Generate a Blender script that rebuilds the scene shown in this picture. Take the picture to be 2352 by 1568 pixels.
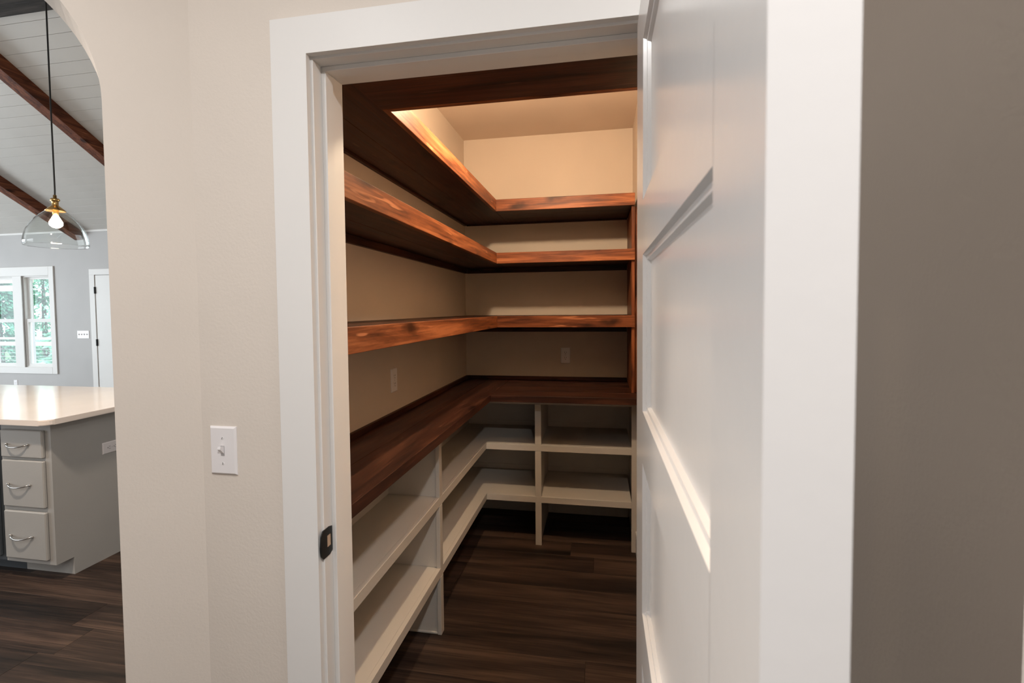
import bpy, bmesh, math, random
from mathutils import Vector, Matrix
random.seed(4)
for o in list(bpy.data.objects): bpy.data.objects.remove(o, do_unlink=True)
S = bpy.context.scene
COL = S.collection

# ------------------------------------------------------------------ camera
R_ = Vector((0.98261295, 0.1854381, -0.00919225)); U_ = Vector((0.00147944, 0.04168794, 0.99912958)); F_ = Vector((-0.1856599, 0.98177127, -0.04068876))
cd = bpy.data.cameras.new('camera'); cam = bpy.data.objects.new('camera', cd); COL.objects.link(cam)
M = Matrix.Identity(4)
for i in range(3):
    M[i][0] = R_[i]; M[i][1] = U_[i]; M[i][2] = -F_[i]
M.translation = (0, 0, 1.5)
cam.matrix_world = M
cd.sensor_width = 36; cd.lens = 1140.3416 / 2352 * 36
cd.shift_x = (1176 - 1162.29) / 2352; cd.shift_y = (757.02 - 784) / 2352
cd.clip_start = 0.02; cd.clip_end = 200
cd.dof.use_dof = True; cd.dof.focus_distance = 2.6; cd.dof.aperture_fstop = 9
S.camera = cam

# ------------------------------------------------------------------ world, lights, exposure
S.view_settings.view_transform = 'Standard'; S.view_settings.look = 'None'
S.view_settings.gamma = 1; S.view_settings.use_curve_mapping = False
S.view_settings.exposure = 0.0
W = bpy.data.worlds.new('sky'); S.world = W; W.use_nodes = True
bg = W.node_tree.nodes['Background']; bg.inputs[0].default_value = (0.80, 0.92, 1.0, 1); bg.inputs[1].default_value = 3.4

def area(name, loc, rot, sx, sy, power, col):
    l = bpy.data.lights.new(name, 'AREA'); l.shape = 'RECTANGLE'; l.size = sx; l.size_y = sy
    l.energy = power; l.color = col
    o = bpy.data.objects.new(name, l); COL.objects.link(o); o.location = loc; o.rotation_euler = rot
    return o
# added unseen area fills standing in for daylight, great room and hall
area('fill_great_room', (-10.85, 2.2, 1.6), (0, -math.pi/2, 0), 2.2, 2.6, 170, (0.86, 0.94, 1.0))
area('fill_great_room_near', (-6.5, 0.12, 1.5), (math.pi/2, 0, 0), 3.2, 1.7, 66, (0.9, 0.95, 1.0))  # fill added for the far wall; no window in this wall
area('fill_hall_side', (-1.86, -0.9, 1.5), (0, -math.pi/2, 0), 1.9, 1.1, 4.5, (0.95, 0.97, 1.0))  # fill added to light the open door's left face
def lamp(name, kind, loc, power, col, radius):
    l = bpy.data.lights.new(name, kind); l.energy = power; l.color = col; l.shadow_soft_size = radius
    o = bpy.data.objects.new(name, l); COL.objects.link(o); o.location = loc
    return o
HALL = (-0.88, 0.0, 2.66)
h = area('hall_ceiling_lamp', HALL, (0, 0, 0), 0.24, 0.24, 13.6, (0.99, 0.97, 0.955)); h.data.shape = 'DISK'
HALL2 = (0.315, -0.42, 2.685)
h2 = area('hall_ceiling_lamp_rear', HALL2, (0, 0, 0), 0.14, 0.14, 37, (0.99, 0.975, 0.965)); h2.data.shape = 'DISK'
kd = area('kitchen_fill_lamp', (-2.45, 1.15, 2.9), (0, 0, 0), 0.16, 0.16, 50, (1.0, 0.84, 0.70)); kd.data.shape = 'DISK'  # unseen fill lamp added to brighten the kitchen floor and island

# ------------------------------------------------------------------ materials
def nm(name, base, rough=0.5, spec=0.5, metal=0.0):
    m = bpy.data.materials.new(name); m.use_nodes = True
    b = m.node_tree.nodes['Principled BSDF']
    b.inputs['Base Color'].default_value = (*base, 1); b.inputs['Roughness'].default_value = rough
    b.inputs['Specular IOR Level'].default_value = spec; b.inputs['Metallic'].default_value = metal
    return m
def N(m, t, **kw):
    n = m.node_tree.nodes.new(t)
    for k, v in kw.items():
        if k in n.inputs.keys(): n.inputs[k].default_value = v
        else: setattr(n, k, v)
    return n
def L(m, a, b): m.node_tree.links.new(a, b)
def ramp(m, stops):
    r = N(m, 'ShaderNodeValToRGB'); e = r.color_ramp.elements
    e[0].position = stops[0][0]; e[0].color = (*stops[0][1], 1); e[1].position = stops[-1][0]; e[1].color = (*stops[-1][1], 1)
    for p, c in stops[1:-1]:
        q = e.new(p); q.color = (*c, 1)
    return r
def painted(name, base, rough, bump=0.05, scale=90, spec=0.5, var=0.03):
    m = nm(name, base, rough, spec); b = m.node_tree.nodes['Principled BSDF']
    tc = N(m, 'ShaderNodeTexCoord')
    n = N(m, 'ShaderNodeTexNoise', Scale=scale, Detail=3.0); L(m, tc.outputs['Object'], n.inputs['Vector'])
    bp = N(m, 'ShaderNodeBump', Strength=bump, Distance=0.004); L(m, n.outputs['Fac'], bp.inputs['Height']); L(m, bp.outputs['Normal'], b.inputs['Normal'])
    n2 = N(m, 'ShaderNodeTexNoise', Scale=2.5, Detail=2.0); L(m, tc.outputs['Object'], n2.inputs['Vector'])
    r = ramp(m, [(0.3, tuple(c*(1-var) for c in base)), (0.7, tuple(min(1, c*(1+var)) for c in base))])
    L(m, n2.outputs['Fac'], r.inputs[0]); L(m, r.outputs[0], b.inputs['Base Color'])
    return m
def wood(name, axis, dark, mid, light, rough=0.42, knots=True, gs=1.0, bump=0.15, spec=0.22):
    m = nm(name, mid, rough, spec); b = m.node_tree.nodes['Principled BSDF']
    tc = N(m, 'ShaderNodeTexCoord'); oi = N(m, 'ShaderNodeObjectInfo')
    mul = N(m, 'ShaderNodeVectorMath', operation='SCALE'); mul.inputs[0].default_value = (7.3, 5.1, 9.7); L(m, oi.outputs['Random'], mul.inputs['Scale'])
    add = N(m, 'ShaderNodeVectorMath', operation='ADD'); L(m, tc.outputs['Object'], add.inputs[0]); L(m, mul.outputs[0], add.inputs[1])
    sc = [14*gs, 14*gs, 14*gs]; sc['XYZ'.index(axis)] = 1.1*gs
    mp = N(m, 'ShaderNodeMapping'); mp.inputs['Scale'].default_value = sc; L(m, add.outputs[0], mp.inputs['Vector'])
    n1 = N(m, 'ShaderNodeTexNoise', Scale=1.6, Detail=6.0, Roughness=0.62, Distortion=0.5); L(m, mp.outputs[0], n1.inputs['Vector'])
    sc2 = [150, 150, 150]; sc2['XYZ'.index(axis)] = 4
    mp2 = N(m, 'ShaderNodeMapping'); mp2.inputs['Scale'].default_value = sc2; L(m, add.outputs[0], mp2.inputs['Vector'])
    n2 = N(m, 'ShaderNodeTexNoise', Scale=1.0, Detail=3.0); L(m, mp2.outputs[0], n2.inputs['Vector'])
    mx = N(m, 'ShaderNodeMix', data_type='FLOAT'); mx.inputs[0].default_value = 0.28
    L(m, n1.outputs['Fac'], mx.inputs[2]); L(m, n2.outputs['Fac'], mx.inputs[3])
    r = ramp(m, [(0.37, dark), (0.5, mid), (0.62, light)]); L(m, mx.outputs[0], r.inputs[0])
    out = r.outputs[0]
    if knots:
        sk = [9, 9, 9]; sk['XYZ'.index(axis)] = 3.2
        mp3 = N(m, 'ShaderNodeMapping'); mp3.inputs['Scale'].default_value = sk
        nd = N(m, 'ShaderNodeTexNoise', Scale=9.0, Detail=2.0); L(m, add.outputs[0], nd.inputs['Vector'])
        nv = N(m, 'ShaderNodeVectorMath', operation='SCALE'); nv.inputs['Scale'].default_value = 0.05; L(m, nd.outputs['Color'], nv.inputs[0])
        ad2 = N(m, 'ShaderNodeVectorMath', operation='ADD'); L(m, add.outputs[0], ad2.inputs[0]); L(m, nv.outputs[0], ad2.inputs[1])
        L(m, ad2.outputs[0], mp3.inputs['Vector'])
        v = N(m, 'ShaderNodeTexVoronoi', Scale=1.0); L(m, mp3.outputs[0], v.inputs['Vector'])
        kr = ramp(m, [(0.0, (1, 1, 1)), (0.12, (0.8, 0.8, 0.8)), (0.27, (0, 0, 0))]); L(m, v.outputs['Distance'], kr.inputs[0])
        mk = N(m, 'ShaderNodeMix', data_type='RGBA'); mk.inputs[7].default_value = (dark[0]*0.3, dark[1]*0.3, dark[2]*0.3, 1)
        L(m, kr.outputs[0], mk.inputs[0]); L(m, out, mk.inputs[6]); out = mk.outputs[2]
    if knots:   # sparse pale scratches and worn streaks
        sc4 = [55, 55, 55]; sc4['XYZ'.index(axis)] = 5
        mp4 = N(m, 'ShaderNodeMapping'); mp4.inputs['Scale'].default_value = sc4; L(m, add.outputs[0], mp4.inputs['Vector'])
        n4 = N(m, 'ShaderNodeTexNoise', Scale=1.0, Detail=1.0, Distortion=0.6); L(m, mp4.outputs[0], n4.inputs['Vector'])
        r4 = ramp(m, [(0.69, (0, 0, 0)), (0.76, (0.55, 0.55, 0.55))]); L(m, n4.outputs['Fac'], r4.inputs[0])
        ms = N(m, 'ShaderNodeMix', data_type='RGBA'); ms.inputs[7].default_value = (min(1, light[0]*1.9), light[1]*2.2, light[2]*2.6, 1)
        L(m, r4.outputs[0], ms.inputs[0]); L(m, out, ms.inputs[6]); out = ms.outputs[2]
    # each board its own tone
    hv = N(m, 'ShaderNodeHueSaturation'); mr = N(m, 'ShaderNodeMapRange'); mr.inputs[3].default_value = 0.87; mr.inputs[4].default_value = 1.13
    L(m, oi.outputs['Random'], mr.inputs[0]); L(m, mr.outputs[0], hv.inputs['Value']); L(m, out, hv.inputs['Color']); L(m, hv.outputs[0], b.inputs['Base Color'])
    bp = N(m, 'ShaderNodeBump', Strength=bump, Distance=0.003); L(m, mx.outputs[0], bp.inputs['Height']); L(m, bp.outputs['Normal'], b.inputs['Normal'])
    rr = N(m, 'ShaderNodeMapRange'); rr.inputs[3].default_value = rough-0.06; rr.inputs[4].default_value = rough+0.12; L(m, n2.outputs['Fac'], rr.inputs[0]); L(m, rr.outputs[0], b.inputs['Roughness'])
    return m
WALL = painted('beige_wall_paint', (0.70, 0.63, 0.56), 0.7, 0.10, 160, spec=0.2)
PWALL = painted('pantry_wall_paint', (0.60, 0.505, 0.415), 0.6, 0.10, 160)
GWALL = painted('great_room_wall_paint', (0.45, 0.432, 0.42), 0.6, 0.06, 160)
CEIL = painted('ceiling_paint', (0.66, 0.62, 0.57), 0.8, 0.10, 120)
TRIM = painted('white_trim_paint', (0.76, 0.74, 0.715), 0.42, 0.02, 60, spec=0.2, var=0.01)
DOOR = painted('white_door_paint', (0.78, 0.755, 0.735), 0.22, 0.03, 45, var=0.01)
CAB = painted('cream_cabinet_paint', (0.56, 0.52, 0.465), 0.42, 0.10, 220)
SHIP = painted('shiplap_paint', (0.54, 0.51, 0.47), 0.5, 0.04, 60)
GREY = painted('grey_cabinet_paint', (0.41, 0.40, 0.38), 0.45, 0.12, 240)
DGREY = painted('dark_grey_cabinet_paint', (0.06, 0.07, 0.08), 0.45, 0.12, 240)
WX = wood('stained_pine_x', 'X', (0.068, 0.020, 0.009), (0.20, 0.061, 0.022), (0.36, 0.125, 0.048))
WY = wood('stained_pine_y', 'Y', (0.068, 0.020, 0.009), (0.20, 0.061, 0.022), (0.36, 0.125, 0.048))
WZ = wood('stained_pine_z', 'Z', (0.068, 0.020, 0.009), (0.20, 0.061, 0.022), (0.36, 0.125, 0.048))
DX = wood('stained_pine_shaded_x', 'X', (0.016, 0.007, 0.005), (0.042, 0.015, 0.009), (0.085, 0.032, 0.018), 0.40)  # shade under the shelf decks put into the colour; worktop boards share it
DY = wood('stained_pine_shaded_y', 'Y', (0.016, 0.007, 0.005), (0.042, 0.015, 0.009), (0.085, 0.032, 0.018), 0.40)
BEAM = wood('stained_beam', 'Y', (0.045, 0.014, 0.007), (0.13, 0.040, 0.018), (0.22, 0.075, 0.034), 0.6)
BEAMX = wood('stained_ridge_beam', 'X', (0.020, 0.018, 0.017), (0.04, 0.036, 0.034), (0.07, 0.062, 0.056), 0.6)
FLOORM = wood('dark_plank_floor', 'X', (0.011, 0.008, 0.0068), (0.038, 0.024, 0.018), (0.09, 0.056, 0.040), 0.48, False, 0.33, 0.05)
PLATE = nm('white_plastic', (0.80, 0.77, 0.77), 0.35)
SLOT = nm('dark_slot', (0.02, 0.02, 0.02), 0.6)
BLACK = nm('matt_black_metal', (0.012, 0.014, 0.015), 0.4, 0.5, 0.3)
CHROME = nm('polished_nickel', (0.55, 0.54, 0.52), 0.18, 0.5, 1.0)
BRASS = nm('brushed_brass', (0.62, 0.40, 0.16), 0.25, 0.5, 1.0)
CORD = nm('black_cord', (0.01, 0.01, 0.01), 0.6)
RAW = nm('bare_mortise_wood', (0.55, 0.40, 0.28), 0.8)
QUARTZ = painted('cream_quartz', (0.84, 0.75, 0.68), 0.12, 0.0, 50)
GLASS = nm('clear_glass', (1, 1, 1), 0.0); GLASS.node_tree.nodes['Principled BSDF'].inputs['Transmission Weight'].default_value = 1.0
GLASS.node_tree.nodes['Principled BSDF'].inputs['IOR'].default_value = 1.45
def thin_glass(name):
    m = bpy.data.materials.new(name); m.use_nodes = True; nt = m.node_tree; nt.nodes.remove(nt.nodes['Principled BSDF'])
    t = N(m, 'ShaderNodeBsdfTransparent'); g = N(m, 'ShaderNodeBsdfGlossy', Roughness=0.02); x = N(m, 'ShaderNodeMixShader')
    lw = N(m, 'ShaderNodeLayerWeight', Blend=0.5); pw_ = N(m, 'ShaderNodeMath', operation='POWER'); pw_.inputs[1].default_value = 3.5; L(m, lw.outputs['Facing'], pw_.inputs[0])
    f = N(m, 'ShaderNodeMath', operation='MULTIPLY_ADD'); f.inputs[1].default_value = 0.85; f.inputs[2].default_value = 0.035; L(m, pw_.outputs[0], f.inputs[0])
    t.inputs[0].default_value = (0.975, 0.985, 0.98, 1)
    L(m, f.outputs[0], x.inputs[0]); L(m, t.outputs[0], x.inputs[1]); L(m, g.outputs[0], x.inputs[2]); L(m, x.outputs[0], nt.nodes['Material Output'].inputs[0])
    return m
PANE = thin_glass('window_glass'); SHADEG = thin_glass('lampshade_glass')
def glow(name, col, s):
    m = nm(name, (1, 1, 1), 0.5); b = m.node_tree.nodes['Principled BSDF']
    b.inputs['Emission Color'].default_value = (*col, 1); b.inputs['Emission Strength'].default_value = s
    return m
BULB = glow('lit_bulb', (1.0, 0.80, 0.55), 520); PBULB = glow('lit_pantry_bulb', (1.0, 0.77, 0.52), 1680); DISC = glow('lit_diffuser', (1, 0.9, 0.78), 12)
LEAF = painted('leaf_green', (0.15, 0.40, 0.27), 0.5, 0.0, 3, var=0.5); LEAF2 = painted('pale_leaf_green', (0.32, 0.60, 0.44), 0.5, 0.0, 3, var=0.5)
BARK = nm('bark', (0.12, 0.09, 0.07), 0.9); PORCH = painted('porch_timber', (0.55, 0.50, 0.45), 0.7, 0.05, 40); CABLE = nm('steel_cable', (0.6, 0.6, 0.6), 0.4, 0.5, 0.6)
GRASS = painted('lawn', (0.10, 0.20, 0.08), 0.9, 0.1, 20)

# ------------------------------------------------------------------ helpers
def obj(name, bm, mat, parent=None, smooth=False):
    me = bpy.data.meshes.new(name)
    bmesh.ops.recalc_face_normals(bm, faces=bm.faces[:])
    bm.to_mesh(me); bm.free(); me.materials.append(mat)
    if smooth:
        for p in me.polygons: p.use_smooth = True
    o = bpy.data.objects.new(name, me); COL.objects.link(o)
    if parent: o.parent = parent; o.matrix_parent_inverse = parent.matrix_basis.inverted()
    return o
def bx(bm, x0, x1, y0, y1, z0, z1, bev=0.0):
    b = bmesh.new()
    v = [b.verts.new((x, y, z)) for x in (x0, x1) for y in (y0, y1) for z in (z0, z1)]
    for f in ((0, 1, 3, 2), (4, 6, 7, 5), (0, 4, 5, 1), (2, 3, 7, 6), (0, 2, 6, 4), (1, 5, 7, 3)): b.faces.new([v[i] for i in f])
    if bev: bmesh.ops.bevel(b, geom=b.edges[:], offset=bev, segments=1, affect='EDGES')
    me = bpy.data.meshes.new('t'); b.to_mesh(me); b.free(); bm.from_mesh(me); bpy.data.meshes.remove(me)
def box(name, mat, x0, x1, y0, y1, z0, z1, parent=None, bev=0.0):
    bm = bmesh.new(); bx(bm, min(x0, x1), max(x0, x1), min(y0, y1), max(y0, y1), min(z0, z1), max(z0, z1), bev)
    return obj(name, bm, mat, parent)
def prism(bm, pts, fn, d0, d1):     # polygon pts (a,b), fn(a,b,d)->xyz, extruded d0..d1
    A = [bm.verts.new(fn(a, b, d0)) for a, b in pts]; B = [bm.verts.new(fn(a, b, d1)) for a, b in pts]
    bm.faces.new(A); bm.faces.new(B[::-1]); n = len(pts)
    for i in range(n): bm.faces.new((A[i], A[(i+1) % n], B[(i+1) % n], B[i]))
def lathe(bm, prof, c, seg=32):
    rings = []
    for r, z in prof:
        if r < 1e-5: rings.append([bm.verts.new((c[0], c[1], c[2]+z))])
        else: rings.append([bm.verts.new((c[0]+r*math.cos(2*math.pi*k/seg), c[1]+r*math.sin(2*math.pi*k/seg), c[2]+z)) for k in range(seg)])
    for a, b in zip(rings, rings[1:]):
        for k in range(seg):
            k2 = (k+1) % seg
            if len(a) == 1 and len(b) == 1: continue
            if len(a) == 1: bm.faces.new((a[0], b[k], b[k2]))
            elif len(b) == 1: bm.faces.new((a[k], b[0], a[k2]))
            else: bm.faces.new((a[k], b[k], b[k2], a[k2]))
def tube(bm, pts, r, seg=10):
    pts = [Vector(p) for p in pts]; rings = []
    for i, p in enumerate(pts):
        t = (pts[min(i+1, len(pts)-1)] - pts[max(i-1, 0)]).normalized()
        a = t.orthogonal().normalized() if i == 0 else (ref - t*ref.dot(t)).normalized()
        ref = a; b = t.cross(a)
        rings.append([bm.verts.new(p + r*(math.cos(2*math.pi*k/seg)*a + math.sin(2*math.pi*k/seg)*b)) for k in range(seg)])
    for a, b in zip(rings, rings[1:]):
        for k in range(seg): bm.faces.new((a[k], a[(k+1) % seg], b[(k+1) % seg], b[k]))
    bm.faces.new(rings[0][::-1]); bm.faces.new(rings[-1])
def empty(name, loc=(0, 0, 0)):
    o = bpy.data.objects.new(name, None); COL.objects.link(o); o.location = loc; o.empty_display_size = 0.1
    bpy.context.view_layer.update(); return o
def tag(o, label, cat, group=None, kind=None):
    o['label'] = label; o['category'] = cat
    if group: o['group'] = group
    if kind: o['kind'] = kind
    return o
def struct(o, label=None):
    o['kind'] = 'structure'
    if label: o['label'] = label
    return o

# ------------------------------------------------------------------ room shell
WF, WB = 1.0215, 1.142          # hall face and pantry face of the wall with the doorway
XJ0, XJ1 = -0.621, 0.1088        # door opening
PX0, PX1, PYB, PZC = -0.992, 0.2276, 3.62, 2.7557
fl = struct(box('floor', FLOORM, -11.2, 2.8, -4.2, 6.0, -0.12, -0.012), 'dark brown wide-plank wood floor running through pantry, hall and great room')
pw, pl = 0.18, 1.22
pbm = bmesh.new(); bx(pbm, 0, pl-0.001, 0, pw-0.001, -0.012, 0.0, 0.0004)
p0 = obj('plank', pbm, FLOORM, fl); pme = p0.data; first = True
rows = 0; y = -0.62
while y < 3.6:
    off = random.uniform(0, pl); x = -5.9 - off
    while x < 0.35:
        ok = (x < 0.22 and x+pl > -1.1) or (y > 0 and x+pl > -4.8) or (y <= 0 and x+pl > -2)
        if ok and not (y > 2.4 and x+pl < -3.05):
            if first: o = p0; first = False
            else: o = bpy.data.objects.new('plank', pme); COL.objects.link(o); o.parent = fl
            o.location = (x, y, 0)
        x += pl
    y += pw
# wall with the doorway
bm = bmesh.new()
bx(bm, -1.109, XJ0-0.019, WF, WB, 0, 2.756); bx(bm, XJ1+0.019, 0.50, WF, WB, 0, 2.756); bx(bm, XJ0-0.019, XJ1+0.019, WF, WB, 2.075, 2.756)
struct(obj('wall_front', bm, WALL), 'beige wall with the pantry doorway')
# 45 degree wall with the arch
CX, CY = -0.935, WF; q = math.sqrt(0.5); TH = 0.12
SA, SB, ZS, RA = 0.163, 1.163, 1.955, 0.33
arc = [(SB, 0)] + [(SB-RA+RA*math.cos(t), ZS+RA*math.sin(t)) for t in [i*math.pi/2/20 for i in range(21)]] + [(SA+RA-RA*math.sin(t), ZS+RA*math.cos(t)) for t in [i*math.pi/2/20 for i in range(21)]] + [(SA, 0)]
pts = [(0, 0), (0, 2.74), (1.33, 2.74), (1.33, 0)] + arc
fn = lambda s, z, d: (CX - q*s - q*d, CY - q*s + q*d, z)
bm = bmesh.new()
# build as strips so that every face is convex
def strip(a0, z0, a1, z1):  # quad column between soffit (a0,z0)-(a1,z1) and the top
    prism(bm, [(a0, z0), (a0, 2.74), (a1, 2.74), (a1, z1)], fn, 0, TH)
prism(bm, [(0, 0), (0, 2.74), (SA, 2.74), (SA, 0)], fn, 0, TH); prism(bm, [(SB, 0), (SB, 2.74), (1.33, 2.74), (1.33, 0)], fn, 0, TH)
pa = sorted(set((round(a, 6), round(z, 6)) for a, z in arc[1:-1]))
for (a0, z0), (a1, z1) in zip(pa, pa[1:]):
    if a1-a0 > 1e-5: strip(a0, z0, a1, z1)
bmesh.ops.remove_doubles(bm, verts=bm.verts[:], dist=1e-5)
seen = {}
for f in bm.faces[:]:
    k = tuple(sorted(v.index for v in f.verts)) if False else frozenset(v for v in f.verts)
    seen.setdefault(k, []).append(f)
dead = [f for fs in seen.values() if len(fs) > 1 for f in fs]
if dead: bmesh.ops.delete(bm, geom=dead, context='FACES_ONLY')
struct(obj('wall_arch', bm, WALL), 'beige angled wall with an arched opening to the great room')
bm = bmesh.new(); prism(bm, [(0.30, 0.412), (2.60, 0.412), (2.60, 0.65), (0.50, 0.65), (0.50, WF), (0.30, WF)], lambda a, b, d: (a, b, d), 0, 2.74)
struct(obj('wall_right', bm, WALL), 'beige side wall in the shade behind the open door')
struct(box('wall_hall_right', WALL, 2.60, 2.72, -4.0, 0.65, 0, 2.74))
struct(box('wall_left', WALL, -1.99, -1.875, -4.0, 0.081, 0, 2.74))
bm = bmesh.new(); bx(bm, -1.99, 2.72, -4.12, -4.0, 0, 2.74); struct(obj('wall_rear', bm, WALL))
bm = bmesh.new(); prism(bm, [(-1.99, -4.12), (2.72, -4.12), (2.72, WB), (-1.04, WB), (-1.99, 0.14)], lambda a, b, d: (a, b, d), 2.74, 2.80)
struct(obj('ceiling', bm, CEIL), 'painted hall ceiling')
# pantry shell
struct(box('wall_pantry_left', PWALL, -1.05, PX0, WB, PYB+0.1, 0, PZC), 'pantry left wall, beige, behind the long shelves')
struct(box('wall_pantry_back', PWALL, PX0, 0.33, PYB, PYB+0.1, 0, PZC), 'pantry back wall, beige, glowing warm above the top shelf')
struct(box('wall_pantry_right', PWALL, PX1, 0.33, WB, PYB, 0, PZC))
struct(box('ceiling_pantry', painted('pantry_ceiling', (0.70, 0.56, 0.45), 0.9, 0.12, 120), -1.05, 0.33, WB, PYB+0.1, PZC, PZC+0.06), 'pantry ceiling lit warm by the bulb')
bb = struct(box('baseboard_pantry_right', TRIM, PX1-0.014, PX1, 1.17, 3.084, 0, 0.135, bev=0.002), 'white baseboard beside the white shelf unit')
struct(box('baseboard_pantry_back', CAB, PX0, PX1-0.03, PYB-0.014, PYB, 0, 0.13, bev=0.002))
# great room shell
GY = 5.884; GX0 = -11.0; T = 0.554; RY = 3.23; ZR = 2.67 + T*(GY-RY)
bm = bmesh.new()
WL, WM0, WM1, WR, WZ0, WZ1 = -9.045, -8.522, -8.372, -7.85, 0.707, 2.062
bx(bm, GX0, WL, GY, GY+0.15, 0, 2.75); bx(bm, WR, -1.05, GY, GY+0.15, 0, 2.75); bx(bm, WL, WR, GY, GY+0.15, 0, WZ0); bx(bm, WL, WR, GY, GY+0.15, WZ1, 2.75); bx(bm, WM0, WM1, GY, GY+0.15, WZ0, WZ1)
struct(obj('wall_back', bm, GWALL), 'far pale grey wall of the great room with the windows')
bm = bmesh.new(); prism(bm, [(WB, 0), (GY, 0), (GY, 2.67), (RY, ZR+0.1), (0.0, 2.5), (1.141, 2.5)] if False else [(WB, 0), (GY, 0), (GY, 2.67), (RY, ZR+0.05), (WB, 2.95)], lambda a, b, d: (d, a, b), -1.109, -1.051)
struct(obj('wall_great_room_right', bm, GWALL))
bm = bmesh.new(); bx(bm, GX0, -1.96, 0.0, 0.08, 0, 2.45); struct(obj('wall_great_room_near', bm, GWALL))
bm = bmesh.new()
prism(bm, [(0.0, 0), (0.9, 0), (0.9, 2.75), (0.0, 2.45)], lambda a, b, d: (d, a, b), GX0-0.1, GX0)
prism(bm, [(5.1, 0), (GY, 0), (GY, 2.67), (5.1, 3.08)], lambda a, b, d: (d, a, b), GX0-0.1, GX0)
prism(bm, [(0.9, 2.8), (5.1, 2.8), (5.1, 3.08), (RY, ZR), (0.9, 2.87)], lambda a, b, d: (d, a, b), GX0-0.1, GX0)
struct(obj('wall_great_room_left', bm, GWALL))
# vaulted shiplap ceiling: backing slabs and boards
bm = bmesh.new()
prism(bm, [(GY+0.15, 2.67-T*0.15+0.012), (GY+0.15, 2.67-T*0.15+0.10), (RY, ZR+0.11), (RY, ZR+0.012)], lambda a, b, d: (d, a, b), GX0-0.1, -1.05)
prism(bm, [(-0.1, ZR-0.5*(RY+0.1)+0.012), (-0.1, ZR-0.5*(RY+0.1)+0.11), (RY, ZR+0.11), (RY, ZR+0.012)], lambda a, b, d: (d, a, b), GX0-0.1, -1.05)
cg = struct(obj('ceiling_vaulted', bm, SHIP), 'vaulted white shiplap ceiling of the great room')
ang = math.atan(T); bw = 0.108/math.cos(ang)
sb = bmesh.new(); bx(sb, GX0, -1.111, 0.0, bw-0.0022, 0, 0.010, 0.001)
b0 = obj('board', sb, SHIP, cg); bme = b0.data; n = int((GY-RY)/0.108)+1
for i in range(n):
    o = b0 if i == 0 else bpy.data.objects.new('board', bme)
    if i: COL.objects.link(o); o.parent = cg
    yy = GY - 0.002 - 0.108*i
    o.location = (0, yy, 2.67 + T*(GY-yy)); o.rotation_euler = (math.pi - ang, 0, 0); o.scale = (1, 1, -1)
sb = bmesh.new(); prism(sb, [(GY-0.02, 2.655), (GY, 2.655), (GY, 2.68), (GY-0.02, 2.69)], lambda a, b, d: (d, a, b), GX0, -1.111)
struct(obj('trim_1', sb, TRIM), 'thin white trim where the vaulted ceiling meets the far wall')
# beams
for i, (xb, lab) in enumerate([(-3.52, 'dark stained ceiling beam nearest the arch, hidden behind the wall'), (-5.38, 'brown stained sloping ceiling beam, upper one seen through the arch'), (-7.24, 'dark brown sloping ceiling beam ending just behind the glass pendant'), (-9.10, 'dark stained sloping ceiling beam farthest left')]):
    bm = bmesh.new()
    prism(bm, [(GY-0.003, 2.67), (GY-0.003, 2.56), (RY+0.1, ZR-0.145-0.055), (RY+0.1, ZR-0.055)], lambda a, b, d: (d, a, b), xb-0.13, xb)
    for v in bm.verts:
        if v.co.y > GY-0.1 and v.co.z < 2.65: v.co.z = 2.67-0.125
    tag(obj('ceiling_beam', bm, BEAM), lab, 'beam', 'sloping beams under the vaulted ceiling')
tag(box('ridge_beam', BEAMX, GX0, -1.111, 2.98, 3.34, 3.93, ZR-0.002, bev=0.004), 'dark grey-brown ridge beam in the top left corner, along the vault peak', 'beam')

# ------------------------------------------------------------------ doorway trim
CO, CI, ZO, ZI, CF = -0.7129, -0.627, 2.1402, 2.060, 1.0035
t2 = empty('trim_2', (XJ0, WF, 0)); struct(t2, 'white flat casing and stepped jamb around the pantry doorway')
box('casing', TRIM, CO, CI, CF, WF, 0, ZI, t2)
box('casing', TRIM, CO, 0.206, CF, WF, ZI, ZO, t2)
box('casing', TRIM, 0.1090, 0.206, CF, WF, 0, ZI, t2)
box('jamb', TRIM, XJ0-0.019, XJ0, WF-0.002, WB+0.001, 0, 2.054, t2, 0.0008)
box('jamb', TRIM, XJ1, XJ1+0.019, WF-0.002, WB+0.001, 0, 2.054, t2, 0.0008)
box('jamb', TRIM, XJ0-0.019, XJ1+0.019, WF-0.002, WB+0.001, 2.054, 2.073, t2, 0.0008)
box('door_stop', TRIM, XJ0, XJ0+0.011, 1.053, 1.085, 0, 2.043, t2, 0.001)
box('door_stop', TRIM, XJ1-0.011, XJ1, 1.053, 1.085, 0, 2.043, t2, 0.001)
box('door_stop', TRIM, XJ0, XJ1, 1.053, 1.085, 2.043, 2.054, t2, 0.001)
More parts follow.
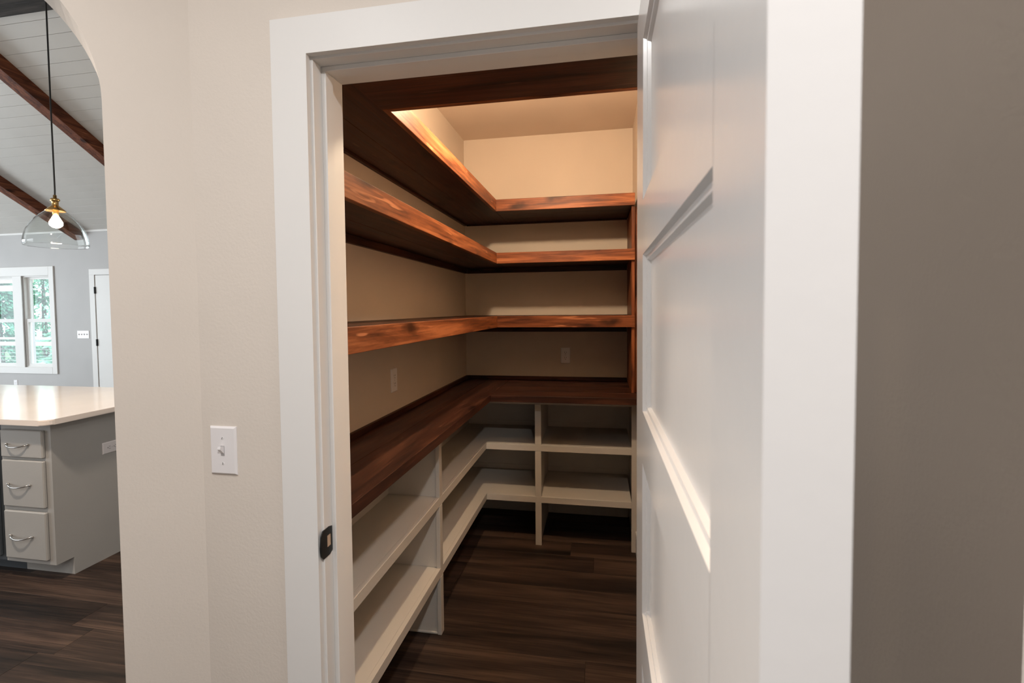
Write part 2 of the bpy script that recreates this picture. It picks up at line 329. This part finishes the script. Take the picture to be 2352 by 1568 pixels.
# black strike plate with a D-shaped lip, bare wood showing in its hole
bm = bmesh.new(); yc, zc = 1.028, 0.967
def frame_plate(bm, outer, inner, fn, d0, d1):
    n = len(outer)
    vs = [[bm.verts.new(fn(a, b, d)) for a, b in ring] for d in (d0, d1) for ring in (outer, inner)]
    o0, i0, o1, i1 = vs
    for k in range(n):
        k2 = (k+1) % n
        bm.faces.new((o0[k], o0[k2], i0[k2], i0[k])); bm.faces.new((o1[k2], o1[k], i1[k], i1[k2]))
        bm.faces.new((o0[k2], o0[k], o1[k], o1[k2])); bm.faces.new((i0[k], i0[k2], i1[k2], i1[k]))
outer = [(1.051, .997), (1.051, .967), (1.051, .940), (1.040, .934), (1.012, .934), (1.004, .944), (1.0005, .967), (1.004, .990), (1.012, 1.000), (1.040, 1.000)]
inner = [(1.046, .982), (1.046, .967), (1.046, .954), (1.040, .954), (1.030, .954), (1.029, .954), (1.029, .967), (1.029, .982), (1.030, .982), (1.040, .982)]
frame_plate(bm, outer, inner, lambda a, b, d: (d, a, b), XJ0-0.0005, XJ0+0.002)
stp = obj('strike_plate', bm, BLACK, t2); stp['label'] = 'black metal strike plate'
box('mortise', RAW, XJ0-0.0004, XJ0+0.0004, 1.029, 1.046, 0.954, 0.982, stp)
# interior casing on the pantry side
t3 = empty('trim_3', (XJ0, WB, 0)); struct(t3)
box('casing', TRIM, XJ0-0.09, XJ0-0.006, WB, WB+0.016, 0, 2.06, t3); box('casing', TRIM, XJ0-0.09, 0.2, WB, WB+0.016, 2.06, 2.118, t3)
box('casing', TRIM, 0.118, 0.2, WB, WB+0.016, 0, 2.06, t3)

# ------------------------------------------------------------------ the open five-panel door
DX0, DX1, DY0, DY1, DZ0, DZ1 = 0.0715, 0.1085, 0.2375, 1.0025, 0.010, 2.040
d1 = empty('door_1', (DX1, DY1, DZ0)); struct(d1, 'white five-panel pantry door standing open towards the camera')
sy0, sy1 = 0.342, 0.872
tops = [1.948, 1.591, 1.234, 0.880, 0.526]; bots = [1.682, 1.324, 0.970, 0.616, 0.262]
box('stile', DOOR, DX0, DX1, DY0, sy0, DZ0, DZ1, d1)
box('stile', DOOR, DX0, DX1, sy1, DY1, DZ0, DZ1, d1)
rz = [(DZ1, tops[0])] + list(zip(bots[:-1], tops[1:])) + [(bots[-1], DZ0)]
for a, b in rz: box('rail', DOOR, DX0, DX1, sy0-0.0005, sy1+0.0005, min(a, b), max(a, b), d1)
prof = [(0, 0), (0.006, 0.003), (0.0062, 0.0095), (0.012, 0.0125)]
for zt, zb in zip(tops, bots):
    bm = bmesh.new()
    for sgn, xs in ((1, DX0), (-1, DX1)):
        loops = []
        for d, o in prof:
            x = xs + sgn*d
            loops.append([bm.verts.new((x, yy, zz)) for yy, zz in ((sy0+o, zb+o), (sy1-o, zb+o), (sy1-o, zt-o), (sy0+o, zt-o))])
        for a, b in zip(loops, loops[1:]):
            for k in range(4): bm.faces.new((a[k], a[(k+1) % 4], b[(k+1) % 4], b[k]))
        bm.faces.new(loops[-1])
    obj('panel', bm, DOOR, d1)
hg = []
for zz in (0.25, 1.02, 1.82):
    bm = bmesh.new(); tube(bm, [(DX1+0.0065, DY1-0.0075, zz-0.045), (DX1+0.0065, DY1-0.0075, zz+0.045)], 0.006); bx(bm, DX1-0.03, DX1, DY1, DY1+0.0009, zz-0.045, zz+0.045)
    obj('hinge', bm, BLACK, d1)
bm = bmesh.new()   # lever handle set, just out of frame below
kz = 0.93
for sgn, xs in ((-1, DX0), (1, DX1)):
    tube(bm, [(xs, 0.30, kz), (xs+sgn*0.012, 0.30, kz)], 0.030, 20); tube(bm, [(xs+sgn*0.01, 0.30, kz), (xs+sgn*0.045, 0.30, kz)], 0.010, 12)
    tube(bm, [(xs+sgn*0.045, 0.30, kz), (xs+sgn*0.05, 0.33, kz), (xs+sgn*0.05, 0.40, kz)], 0.008, 12)
HANDLE = (bm, kz)
bm.free()

# ------------------------------------------------------------------ stained shelves
SX, SY, YN = -0.6402, 3.093, 1.4835
FT = 0.020      # fascia board thickness
def shelf(zt, zb, zcl, label, front=False):
    r = empty('pantry_shelf', (PX0, PYB, zb)); tag(r, label, 'shelf', 'stained wood shelves wrapping the pantry walls')
    zd = zb + 0.014
    y_l = YN if front else WB+0.017
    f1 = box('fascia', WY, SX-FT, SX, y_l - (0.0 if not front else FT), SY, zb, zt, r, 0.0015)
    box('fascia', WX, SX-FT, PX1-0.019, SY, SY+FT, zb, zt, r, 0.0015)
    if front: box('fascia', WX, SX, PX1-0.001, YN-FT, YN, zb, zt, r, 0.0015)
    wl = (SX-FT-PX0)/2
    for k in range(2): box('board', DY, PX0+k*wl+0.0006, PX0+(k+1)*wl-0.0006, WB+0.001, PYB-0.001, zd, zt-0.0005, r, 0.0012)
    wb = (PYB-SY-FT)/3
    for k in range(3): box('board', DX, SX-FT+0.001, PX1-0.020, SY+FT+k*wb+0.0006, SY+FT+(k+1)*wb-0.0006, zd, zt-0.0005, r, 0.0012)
    if front:
        wf = (YN-FT-WB)/1
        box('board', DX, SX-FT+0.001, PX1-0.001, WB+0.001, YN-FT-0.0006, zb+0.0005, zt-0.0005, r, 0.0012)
    z1 = zd - 0.0005
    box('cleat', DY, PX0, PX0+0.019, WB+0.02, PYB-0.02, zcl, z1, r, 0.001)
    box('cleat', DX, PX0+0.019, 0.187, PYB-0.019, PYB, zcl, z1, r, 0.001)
    return r
shelf(2.1925, 2.1189, 2.122, 'top stained wood shelf, wrapping three walls with the glowing wall above it', True)
shelf(1.8591, 1.7911, 1.770, 'second stained wood shelf from the top, dark underside seen from below')
shelf(1.4581, 1.3864, 1.336, 'lowest stained wood wall shelf, at eye height above the two outlets')
up = empty('shelf_upright', (0.2, 3.1, 0.98)); tag(up, 'narrow stained wood upright panel at the right end of the back shelves', 'shelf support')
for za, zb in ((0.9825, 1.3855), (1.3865+0.0, 1.7905), (1.7915, 2.1185)):
    box('panel', WZ, 0.1895, 0.2085, SY+0.0205, PYB-0.021, za, zb, up, 0.001)
box('trim_strip', WZ, 0.2095, 0.2265, SY+0.05, SY+0.08, 0.9825, 2.118, up, 0.001)

# ------------------------------------------------------------------ stained worktop
CT, CB, CXF, CYF = 0.982, 0.943, -0.6532, 2.92
ct = empty('pantry_worktop', (PX0, PYB, CB)); tag(ct, 'dark stained L-shaped wood worktop with backsplash strip above the white shelving', 'countertop')
wl = (CXF-PX0-0.02)/2
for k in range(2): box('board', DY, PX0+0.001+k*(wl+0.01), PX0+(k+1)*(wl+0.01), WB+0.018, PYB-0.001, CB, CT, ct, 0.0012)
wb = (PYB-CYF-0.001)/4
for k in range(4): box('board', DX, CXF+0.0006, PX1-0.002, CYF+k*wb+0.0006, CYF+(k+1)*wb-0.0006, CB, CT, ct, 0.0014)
box('backsplash', DY, PX0, PX0+0.018, WB+0.02, PYB-0.001, CT+0.0005, CT+0.026, ct, 0.001)
box('backsplash', DX, PX0+0.018, 0.187, PYB-0.018, PYB, CT+0.0005, CT+0.026, ct, 0.001)

# ------------------------------------------------------------------ white lower shelving
ws = empty('lower_shelf_unit', (PX0, PYB, 0)); tag(ws, 'cream painted L-shaped open shelf unit under the stained worktop', 'shelving')
VX, VY = -0.7206, 3.085
for zt, zb in ((0.6433, 0.6035), (0.3134, 0.273)):
    box('shelf', CAB, PX0+0.001, VX-0.019, WB+0.02, PYB-0.001, zt-0.02, zt-0.0005, ws)
    box('shelf', CAB, VX-0.019, 0.189, VY+0.019, PYB-0.001, zt-0.02, zt-0.0005, ws)
    box('shelf_edge', CAB, VX-0.019, VX, WB+0.02, VY+0.019, zb, zt, ws, 0.0012)
    box('shelf_edge', CAB, VX+0.0003, 0.189, VY, VY+0.019, zb, zt, ws, 0.0012)
    box('cleat', CAB, PX0, PX0+0.019, WB+0.02, PYB-0.02, zt, zt+0.036, ws, 0.001)
    box('cleat', CAB, PX0+0.019, 0.188, PYB-0.019, PYB-0.0145, zt, zt+0.036, ws, 0.001)
box('rail', CAB, VX, 0.189, VY+0.001, VY+0.020, 0.902, CB-0.001, ws, 0.001)
box('rail', CAB, VX-0.02, VX-0.001, WB+0.02, VY, 0.915, CB-0.001, ws, 0.001)
segs = [(0.0, 0.2725), (0.3138, 0.603), (0.6437, 0.9015)]
for za, zb in segs:
    box('post', CAB, -0.404, -0.365, VY-0.0005, VY+0.0185, za, zb, ws, 0.001)
    box('post', CAB, VX-0.0185, VX+0.0005, 2.138, 2.176, za, zb if zb < 0.9 else 0.942, ws, 0.001)
    box('divider', CAB, -0.394, -0.375, VY+0.019, PYB-0.016, za if za == 0 else za, min(zb+0.02, 0.94) if zb > 0.9 else zb+0.018, ws)
    box('divider', CAB, PX0+0.02, VX-0.019, 2.147, 2.166, za, min(zb+0.018, 0.94) if zb < 0.9 else 0.942, ws)
box('post', CAB, 0.189, PX1-0.0005, VY-0.0005, VY+0.019, 0, CB-0.001, ws, 0.001)
box('divider', CAB, 0.205, 0.2265, VY+0.019, PYB-0.015, 0, CB-0.001, ws)
box('back_panel', CAB, PX0+0.004, 0.204, PYB-0.0135, PYB-0.0005, 0.131, 0.940, ws)
box('back_panel', CAB, PX0+0.0003, PX0+0.004, WB+0.02, PYB-0.0145, 0.002, 0.940, ws)
box('foot_trim', CAB, -0.96, -0.7395, 2.138, 2.147, 0, 0.012, ws, 0.003)
box('batten', CAB, PX0, PX0+0.019, 2.03, 2.068, 0.68, 0.942, ws, 0.001)

# ------------------------------------------------------------------ wall plates
def plate_fn(origin, ux, n):
    ux = Vector(ux); n = Vector(n); o = Vector(origin)
    return lambda a, b, d: tuple(o + ux*a + Vector((0, 0, 1))*b + n*d)
def plate_mesh(fn, w, h, t=0.006, c=0.004):
    bm = bmesh.new(); loops = []
    for d, s in ((0, 0), (t*0.35, 0), (t, c)):
        loops.append([bm.verts.new(fn(a, b, d)) for a, b in ((-w/2+s, -h/2+s), (w/2-s, -h/2+s), (w/2-s, h/2-s), (-w/2+s, h/2-s))])
    for a, b in zip(loops, loops[1:]):
        for k in range(4): bm.faces.new((a[k], a[(k+1) % 4], b[(k+1) % 4], b[k]))
    bm.faces.new(loops[-1]); bm.faces.new(loops[0][::-1]); return bm
def rbox(fn, a0, a1, b0, b1, d0, d1):
    bm = bmesh.new(); prism(bm, [(a0, b0), (a1, b0), (a1, b1), (a0, b1)], fn, d0, d1); return bm
def screw(fn, a, b, t, root, slotang=1.3):
    bm = bmesh.new(); prism(bm, [(a+0.0032*math.cos(k*math.pi/6), b+0.0032*math.sin(k*math.pi/6)) for k in range(12)], fn, t, t+0.0008)
    s = obj('screw', bm, PLATE, root)
    c, si = math.cos(slotang), math.sin(slotang); w, l = 0.0006, 0.0028
    bm = bmesh.new(); prism(bm, [(a+c*l-si*w, b+si*l+c*w), (a-c*l-si*w, b-si*l+c*w), (a-c*l+si*w, b-si*l-c*w), (a+c*l+si*w, b+si*l-c*w)], fn, t+0.0007, t+0.001)
    obj('slot', bm, SLOT, s)
def switch_plate(name, origin, ux, n, gangs, label, w=0.07, h=0.1145):
    fn = plate_fn(origin, ux, n); r = empty(name, origin); tag(r, label, 'light switch')
    obj('cover_plate', plate_mesh(fn, w, h), PLATE, r)
    for g in range(gangs):
        a = (g-(gangs-1)/2)*0.046
        obj('toggle_slot', rbox(fn, a-0.0052, a+0.0052, -0.0122, 0.0122, 0.0055, 0.0063), nm('toggle_slot_shade', (0.45, 0.43, 0.43), 0.5), r)
        bm = bmesh.new()
        vs = [bm.verts.new(fn(a+x, b, d)) for x in (-0.0038, 0.0038) for b, d in ((-0.007, 0.006), (0.009, 0.006), (0.0125, 0.0165), (0.006, 0.0185))]
        for f in ((0, 1, 2, 3), (7, 6, 5, 4), (0, 4, 5, 1), (1, 5, 6, 2), (2, 6, 7, 3), (3, 7, 4, 0)): bm.faces.new([vs[i] for i in f])
        obj('toggle', bm, PLATE, r)
        if gangs == 1:
            screw(fn, a, 0.0302, 0.006, r, 1.25); screw(fn, a, -0.0302, 0.006, r, 1.45)
    return r
def outlet(name, origin, ux, n, label, horizontal=False):
    if horizontal:
        o = Vector(origin); u = Vector(ux); nn = Vector(n); fn = lambda a, b, d: tuple(o + Vector((0, 0, 1))*a + u*b + nn*d)
    else: fn = plate_fn(origin, ux, n)
    r = empty(name, origin); tag(r, label, 'outlet')
    obj('cover_plate', plate_mesh(fn, 0.07, 0.1145), PLATE, r)
    for s in (-1, 1):
        c = 0.0195*s
        bm = bmesh.new(); prism(bm, [(0.0168*math.cos(t)*(1 if abs(math.cos(t)) < 0.99 else 1), c+max(-0.0135, min(0.0135, 0.0172*math.sin(t)))) for t in [k*math.pi/12 for k in range(24)]], fn, 0.0058, 0.0072)
        rc = obj('receptacle', bm, PLATE, r)
        for a, b0, b1 in ((-0.0065, -0.001, 0.0085), (0.0065, 0.0, 0.008)):
            obj('slot', rbox(fn, a-0.001, a+0.001, c+b0, c+b1, 0.007, 0.0076), SLOT, rc)
        bm = bmesh.new(); prism(bm, [(0.0026*math.cos(k*math.pi/5), c-0.0075+0.0026*math.sin(k*math.pi/5)) for k in range(10)], fn, 0.007, 0.0076); obj('slot', bm, SLOT, rc)
    screw(fn, 0, 0, 0.006, r)
    return r
switch_plate('light_switch', (-0.876, WF, 1.173), (1, 0, 0), (0, -1, 0), 1, 'white single toggle light switch on the beige wall left of the pantry doorway')
outlet('wall_outlet', (PX0, 2.272, 1.160), (0, 1, 0), (1, 0, 0), 'white outlet plate on the pantry left wall above the worktop')
outlet('wall_outlet', (-0.2455, PYB, 1.1625), (1, 0, 0), (0, -1, 0), 'white duplex outlet on the pantry back wall under the lowest wood shelf')

# ------------------------------------------------------------------ pantry bulb and hall lights (above the frame)
pb = empty('bulb_pendant', (-0.32, 1.943, PZC)); tag(pb, 'warm bare bulb hanging from the pantry ceiling behind the top shelf', 'lamp')
bm = bmesh.new(); lathe(bm, [(0, 0), (0.06, 0), (0.06, -0.02), (0.0, -0.022)], (-0.32, 1.943, PZC), 24); obj('canopy', bm, PLATE, pb)
bm = bmesh.new(); tube(bm, [(-0.32, 1.943, PZC-0.02), (-0.32, 1.943, 2.50)], 0.003, 8); obj('cord', bm, CORD, pb)
bm = bmesh.new(); lathe(bm, [(0, 0.07), (0.018, 0.065), (0.02, 0.02), (0, 0.018)], (-0.32, 1.943, 2.43), 20); obj('socket', bm, BLACK, pb)
bm = bmesh.new(); lathe(bm, [(0, 0.045), (0.013, 0.04), (0.018, 0.025), (0.029, 0.0), (0.027, -0.014), (0.016, -0.026), (0, -0.03)], (-0.32, 1.943, 2.4046), 20); obj('bulb', bm, PBULB, pb, True)
fx = empty('hall_ceiling_light', (HALL[0], HALL[1], 2.74)); tag(fx, 'round flush ceiling light of the hall above the frame', 'lamp')
bm = bmesh.new(); lathe(bm, [(0, 0), (0.15, 0), (0.15, -0.05), (0.14, -0.05), (0.14, -0.03), (0, -0.03)], (HALL[0], HALL[1], 2.74), 32); obj('housing', bm, PLATE, fx)
ey = empty('hall_ceiling_light', (HALL2[0], HALL2[1], 2.74)); tag(ey, 'small round ceiling light above and behind the camera, near the side wall', 'lamp')
bm = bmesh.new(); lathe(bm, [(0, 0), (0.10, 0), (0.10, -0.045), (0.09, -0.045), (0.09, -0.03), (0, -0.03)], (HALL2[0], HALL2[1], 2.74), 28); obj('housing', bm, PLATE, ey)

kf = empty('kitchen_fill_light', (-2.45, 1.15, 3.09)); tag(kf, 'added round fill light in the great room ceiling, unseen above the arch', 'lamp')
bm = bmesh.new(); lathe(bm, [(0, 0.1), (0.12, 0.1), (0.12, -0.17), (0.11, -0.17), (0.11, -0.15), (0, -0.15)], (-2.45, 1.15, 3.09), 28); obj('housing', bm, PLATE, kf)

# ------------------------------------------------------------------ kitchen island
IX1, IX0, IY0, IY1 = -2.975, -5.6, 2.196, 3.10
bm = bmesh.new(); cx1, cy0_, cy1_ = -2.902, 2.118, 3.175
r = 0.05; pts = [(IX0-0.05, cy0_), (cx1-r, cy0_)] + [(cx1-r+r*math.sin(t), cy0_+r-r*math.cos(t)) for t in (0.26, 0.52, 0.79, 1.05, 1.31)] + [(cx1, cy0_+r), (cx1, cy1_-r)] + [(cx1-r+r*math.cos(t), cy1_-r+r*math.sin(t)) for t in (0.39, 0.79, 1.18)] + [(cx1-r, cy1_), (IX0-0.05, cy1_)]
prism(bm, pts, lambda a, b, d: (a, b, d), 0.900, 0.930)
bmesh.ops.bevel(bm, geom=[e for e in bm.edges if abs(e.verts[0].co.z-e.verts[1].co.z) < 1e-6 and len(e.link_faces) == 2], offset=0.004, segments=2, affect='EDGES')
tag(obj('island_countertop', bm, QUARTZ), 'glossy cream quartz top on the grey kitchen island', 'countertop')
dc = empty('drawer_cabinet', (IX1, IY0, 0)); tag(dc, 'grey three-drawer base cabinet at the right end of the kitchen island', 'cabinet')
CL = -3.318
bm = bmesh.new(); bx(bm, CL, IX1, IY0, IY1, 0.10, 0.899); bx(bm, CL, IX1, IY0+0.095, IY1, 0, 0.10); obj('body', bm, GREY, dc)
box('end_panel', GREY, IX1, IX1+0.004, IY0+0.03, IY1, 0.0, 0.899, dc, 0.001) if False else None
def handle(bm_, xa, xb, y, z):
    P = []
    for k in range(9):
        t = k/8; P.append((xa+(xb-xa)*t, y-0.028*math.sin(math.pi*t)**0.6 if 0 < t < 1 else y, z-0.012*math.sin(math.pi*t)))
    tube(bm_, P, 0.0042, 8)
    for x in (xa, xb): lathe(bm_, [(0, 0.006), (0.007, 0.003), (0.007, -0.003), (0, -0.006)], (x, y-0.003, z), 12)
for i, (z0, z1) in enumerate(((0.703, 0.857), (0.424, 0.687), (0.128, 0.399))):
    f = box('drawer', GREY, -3.299, -3.012, IY0-0.02, IY0-0.0005, z0, z1, dc, 0.005)
    bm = bmesh.new(); zm = (z0+z1)/2; handle(bm, -3.252, -3.102, IY0-0.02, z0+(z1-z0)*0.49); obj('handle', bm, CHROME, f, True)
nc = empty('island_cabinet', (-3.9, IY0, 0)); tag(nc, 'dark grey cabinet at the far left edge, beside the three drawers', 'cabinet')
bm = bmesh.new(); bx(bm, -4.2, CL-0.002, IY0+0.004, IY1, 0.10, 0.899); bx(bm, -4.2, CL-0.002, IY0+0.095, IY1-0.02, 0, 0.1); obj('body', bm, DGREY, nc)
f = box('cabinet_door', DGREY, -3.78, -3.345, IY0-0.016, IY0+0.003, 0.128, 0.857, nc, 0.004)
bm = bmesh.new(); tube(bm, [(-3.362, IY0-0.016, 0.23), (-3.362, IY0-0.036, 0.23)], 0.006, 10); lathe(bm, [(0, 0.012), (0.012, 0.008), (0.014, 0), (0.012, -0.008), (0, -0.012)], (-3.362, IY0-0.04, 0.23), 14); obj('knob', bm, CHROME, f, True)
n2 = empty('island_cabinet', (-5.0, IY0, 0)); tag(n2, 'grey island cabinet left of the frame', 'cabinet')
bm = bmesh.new(); bx(bm, IX0, -4.202, IY0, IY1, 0.10, 0.899); bx(bm, IX0, -4.202, IY0+0.095, IY1-0.02, 0, 0.1); obj('body', bm, GREY, n2)
outlet('wall_outlet', (IX1, 2.536, 0.675), (0, 1, 0), (1, 0, 0), 'white sideways outlet on the grey end of the kitchen island', True)

# ------------------------------------------------------------------ glass pendant over the island
PXc, PYc = -3.466, 2.65
pd = empty('pendant_lamp', (PXc, PYc, 1.95)); tag(pd, 'clear glass dome pendant with brass cap and glowing bulb on a black cord', 'lamp')
zt = ZR - 0.5*(RY-PYc)
bm = bmesh.new(); lathe(bm, [(0, 0.03), (0.06, 0.02), (0.06, -0.03), (0.01, -0.035), (0, -0.035)], (PXc, PYc, zt), 24); obj('canopy', bm, BRASS, pd)
bm = bmesh.new(); tube(bm, [(PXc, PYc, 2.262), (PXc+0.002, PYc, 2.30), (PXc, PYc, 2.8), (PXc, PYc, zt-0.03)], 0.0046, 8); obj('cord', bm, CORD, pd)
bm = bmesh.new(); lathe(bm, [(0, 0.088), (0.009, 0.086), (0.010, 0.066), (0.021, 0.064), (0.025, 0.054), (0.025, 0.050), (0.018, 0.046), (0.017, 0.020), (0.024, 0.014), (0.040, 0.0), (0.052, -0.012), (0.054, -0.018), (0.040, -0.014), (0.0, -0.010)], (PXc, PYc, 2.180), 32); cp = obj('cap', bm, BRASS, pd, True)
for s in (-1, 1):
    bm = bmesh.new(); tube(bm, [(PXc+s*0.02, PYc, 2.232), (PXc+s*0.036, PYc, 2.232)], 0.004, 8); obj('thumb_screw', bm, BRASS, cp)
bm = bmesh.new(); outp = []; H = 0.215; Rg = 0.165
H = 0.225
for t, rr in ((0, .30), (.03, .34), (.06, .39), (.15, .52), (.23, .62), (.31, .71), (.45, .83), (.57, .905), (.7, .96), (.84, 1.0), (.93, 1.005), (1.0, .99)):
    outp.append((Rg*rr, -H*t))
prof2 = outp + [(outp[-1][0]+0.001, -H-0.004)] + [(rr-0.003, zz) for rr, zz in outp[::-1]]
lathe(bm, prof2, (PXc, PYc, 2.166), 48); obj('lamp_shade', bm, SHADEG, pd, True)['label'] = 'clear glass dome'
bm = bmesh.new(); lathe(bm, [(0, 0.05), (0.016, 0.05), (0.016, 0.015), (0, 0.015)], (PXc, PYc, 2.125), 20); obj('socket', bm, BRASS, pd, True)
bm = bmesh.new(); lathe(bm, [(0, 0.05), (0.013, 0.045), (0.024, 0.022), (0.035, 0.0), (0.033, -0.018), (0.019, -0.031), (0, -0.036)], (PXc, PYc, 2.09), 20); obj('bulb', bm, BULB, pd, True)

# ------------------------------------------------------------------ far wall: windows, door, plates
def window(name, x0, x1, label):
    r = empty(name, ((x0+x1)/2, GY, WZ0)); struct(r, label)
    y0, y1 = GY+0.02, GY+0.10
    bm = bmesh.new(); f = 0.022
    bx(bm, x0, x0+f, y0, y1, WZ0, WZ1); bx(bm, x1-f, x1, y0, y1, WZ0, WZ1); bx(bm, x0+f, x1-f, y0, y1, WZ0, WZ0+f); bx(bm, x0+f, x1-f, y0, y1, WZ1-f, WZ1); obj('frame', bm, TRIM, r)
    zm = 1.40
    for nme, za, zb, ya, bot, top in (('upper_sash', zm-0.025, WZ1-f, GY+0.065, 0.05, 0.03), ('lower_sash', WZ0+f, zm+0.027, GY+0.03, 0.035, 0.05)):
        bm = bmesh.new(); s = 0.032; xa, xb = x0+f, x1-f
        bx(bm, xa, xa+s, ya, ya+0.03, za, zb); bx(bm, xb-s, xb, ya, ya+0.03, za, zb); bx(bm, xa+s, xb-s, ya, ya+0.03, za, za+bot); bx(bm, xa+s, xb-s, ya, ya+0.03, zb-top, zb)
        so = obj(nme, bm, TRIM, r)
        box('pane', PANE, xa+s-0.004, xb-s+0.004, ya+0.013, ya+0.016, za+bot-0.004, zb-top+0.004, so)
window('window_1', WM1, WR, 'double-hung window nearest the far door')
window('window_2', WL, WM0, 'double-hung window cut by the left edge of the frame')
t4 = empty('trim_4', (-8.45, GY, 0.62)); struct(t4, 'white flat casing around the pair of far windows')
box('casing', TRIM, WR-0.006, -7.770, GY-0.018, GY, 0.62, 2.187, t4, 0.002); box('casing', TRIM, -9.13, WL+0.006, GY-0.018, GY, 0.62, 2.187, t4, 0.002)
box('casing', TRIM, WL+0.006, WR-0.006, GY-0.018, GY, WZ1-0.006, 2.187, t4, 0.002); box('casing', TRIM, WL+0.006, WR-0.006, GY-0.018, GY, 0.62, WZ0+0.006, t4, 0.002)
box('casing', TRIM, WM0-0.006, WM1+0.006, GY-0.010, GY, WZ0+0.006, WZ1-0.006, t4, 0.002)
d2 = empty('door_2', (-7.05, GY, 0)); struct(d2, 'white door in the far wall with two black hinges in view')
box('leaf', TRIM, -7.048, -6.29, GY-0.010, GY-0.001, 0.01, 2.037, d2, 0.002)
for zz in (0.25, 1.083, 1.827):
    bm = bmesh.new(); tube(bm, [(-7.052, GY-0.021, zz-0.047), (-7.052, GY-0.021, zz+0.047)], 0.009, 10); bx(bm, -7.062, -7.040, GY-0.019, GY-0.011, zz-0.047, zz+0.047); obj('hinge', bm, BLACK, d2)['label'] = 'black door hinge'
bm = bmesh.new(); tube(bm, [(-6.35, GY-0.01, 0.95), (-6.35, GY-0.06, 0.95)], 0.01); lathe(bm, [(0, 0.028), (0.024, 0.016), (0.028, 0), (0.024, -0.016), (0, -0.028)], (-6.35, GY-0.07, 0.95), 18); obj('door_knob', bm, BLACK, d2, True)
t5 = empty('trim_5', (-7.1, GY, 0)); struct(t5, 'white casing of the far door')
box('casing', TRIM, -7.145, -7.056, GY-0.018, GY, 0, 2.045, t5, 0.002); box('casing', TRIM, -6.282, -6.193, GY-0.018, GY, 0, 2.045, t5, 0.002); box('casing', TRIM, -7.145, -6.193, GY-0.018, GY, 2.045, 2.128, t5, 0.002)
switch_plate('light_switch', (-7.302, GY, 1.196), (1, 0, 0), (0, -1, 0), 4, 'wide white four-gang switch plate between the far window and far door', 0.208, 0.1145)
outlet('wall_outlet', (-8.56, GY, 0.46), (1, 0, 0), (0, -1, 0), 'white outlet low on the far wall under the windows, above the island top')
struct(box('baseboard_back', TRIM, GX0, -7.146, GY-0.014, GY, 0, 0.13, bev=0.002))

# ------------------------------------------------------------------ outside: porch and trees
struct(box('porch_floor', PORCH, -20, -4, GY+0.16, 9.25, -0.16, -0.04), 'porch deck outside the windows')
struct(box('ground', GRASS, -80, 20, 9.3, 90, -2.6, -2.4))
tag(box('porch_post', PORCH, -12.80, -12.70, 9.0, 9.1, -0.04, 2.20, bev=0.004), 'square porch post outside the right-hand far window', 'post')
tag(box('porch_beam', PORCH, -16.5, -12.60, 8.99, 9.11, 2.201, 2.30, bev=0.004), 'pale porch roof beam resting on the post outside', 'beam')
tag(box('porch_brace', PORCH, -16.5, -12.81, 9.02, 9.08, 2.02, 2.15, bev=0.004), 'pale porch tie rail below the roof beam, left window', 'beam')
rl = empty('porch_railing', (-12.7, 9.0, 0)); tag(rl, 'porch cable railing with pale timber top rails outside the windows', 'railing')
for a, b in ((-16.5, -12.805), (-12.695, -8.0)):
    box('top_rail', PORCH, a, b, 8.97, 9.13, 0.925, 0.965, rl, 0.003); box('rail', PORCH, a, b, 9.02, 9.07, 0.78, 0.87, rl, 0.003)
    for k in range(8):
        bm = bmesh.new(); z = 0.70-0.085*k; tube(bm, [(a, 9.045, z), (b, 9.045, z)], 0.004, 6); obj('cable', bm, CABLE, rl)
def tree(x, y, hgt, rad, mat, label):
    r = empty('tree', (x, y, -2.4)); tag(r, label, 'tree', 'trees beyond the porch')
    bm = bmesh.new(); lathe(bm, [(0.16, 0), (0.12, hgt*0.4), (0.03, hgt*0.95), (0, hgt)], (x, y, -2.4), 8); obj('trunk', bm, BARK, r)
    rnd = random.Random(int(x*100)); verts = []; faces = []
    for i in range(5200):
        t = rnd.random()**0.8; zz = -2.4+hgt*(0.12+0.9*t); rr = rad*(1-t)**0.55*(0.55+0.45*rnd.random()**0.5)*(0.85+0.25*math.sin(t*34+rnd.random()))
        a = rnd.random()*2*math.pi; c = Vector((x+rr*math.cos(a), y+rr*math.sin(a), zz-0.2*rr))
        s = rnd.uniform(0.05, 0.12); u = Vector((math.cos(a), math.sin(a), rnd.uniform(-0.7, 0.3))).normalized(); v = u.cross(Vector((rnd.uniform(-1, 1), rnd.uniform(-1, 1), rnd.uniform(-1, 1)))).normalized()
        b = len(verts); verts += [c-u*s*1.6, c+v*s*0.5, c+u*s*1.6, c-v*s*0.5]; faces.append((b, b+1, b+2, b+3))
    me = bpy.data.meshes.new('foliage'); me.from_pydata([tuple(v) for v in verts], [], faces); me.materials.append(mat)
    o = bpy.data.objects.new('foliage', me); COL.objects.link(o); o.parent = r; o.matrix_parent_inverse = r.matrix_basis.inverted(); o['kind'] = 'stuff'
trees = [(-17.3, 13.6, 4.9, 1.15, LEAF2, 'pale green bushy tree right of the porch post, under bright sky'), (-20.1, 13.4, 5.4, 1.3, LEAF, 'darker green tree directly behind the porch post'), (-23.1, 13.8, 5.2, 1.4, LEAF2, 'pale green tree seen through the left-hand far window'),
         (-19.7, 16.9, 5.6, 1.6, LEAF, 'taller dark green tree behind the pale ones'), (-23.6, 17.4, 6.2, 1.7, LEAF2, 'pale tree at the far left edge of the window view'), (-16.0, 17.0, 5.8, 1.6, LEAF2, 'green tree hidden mostly behind the right window casing')]
for a in trees: tree(*a)
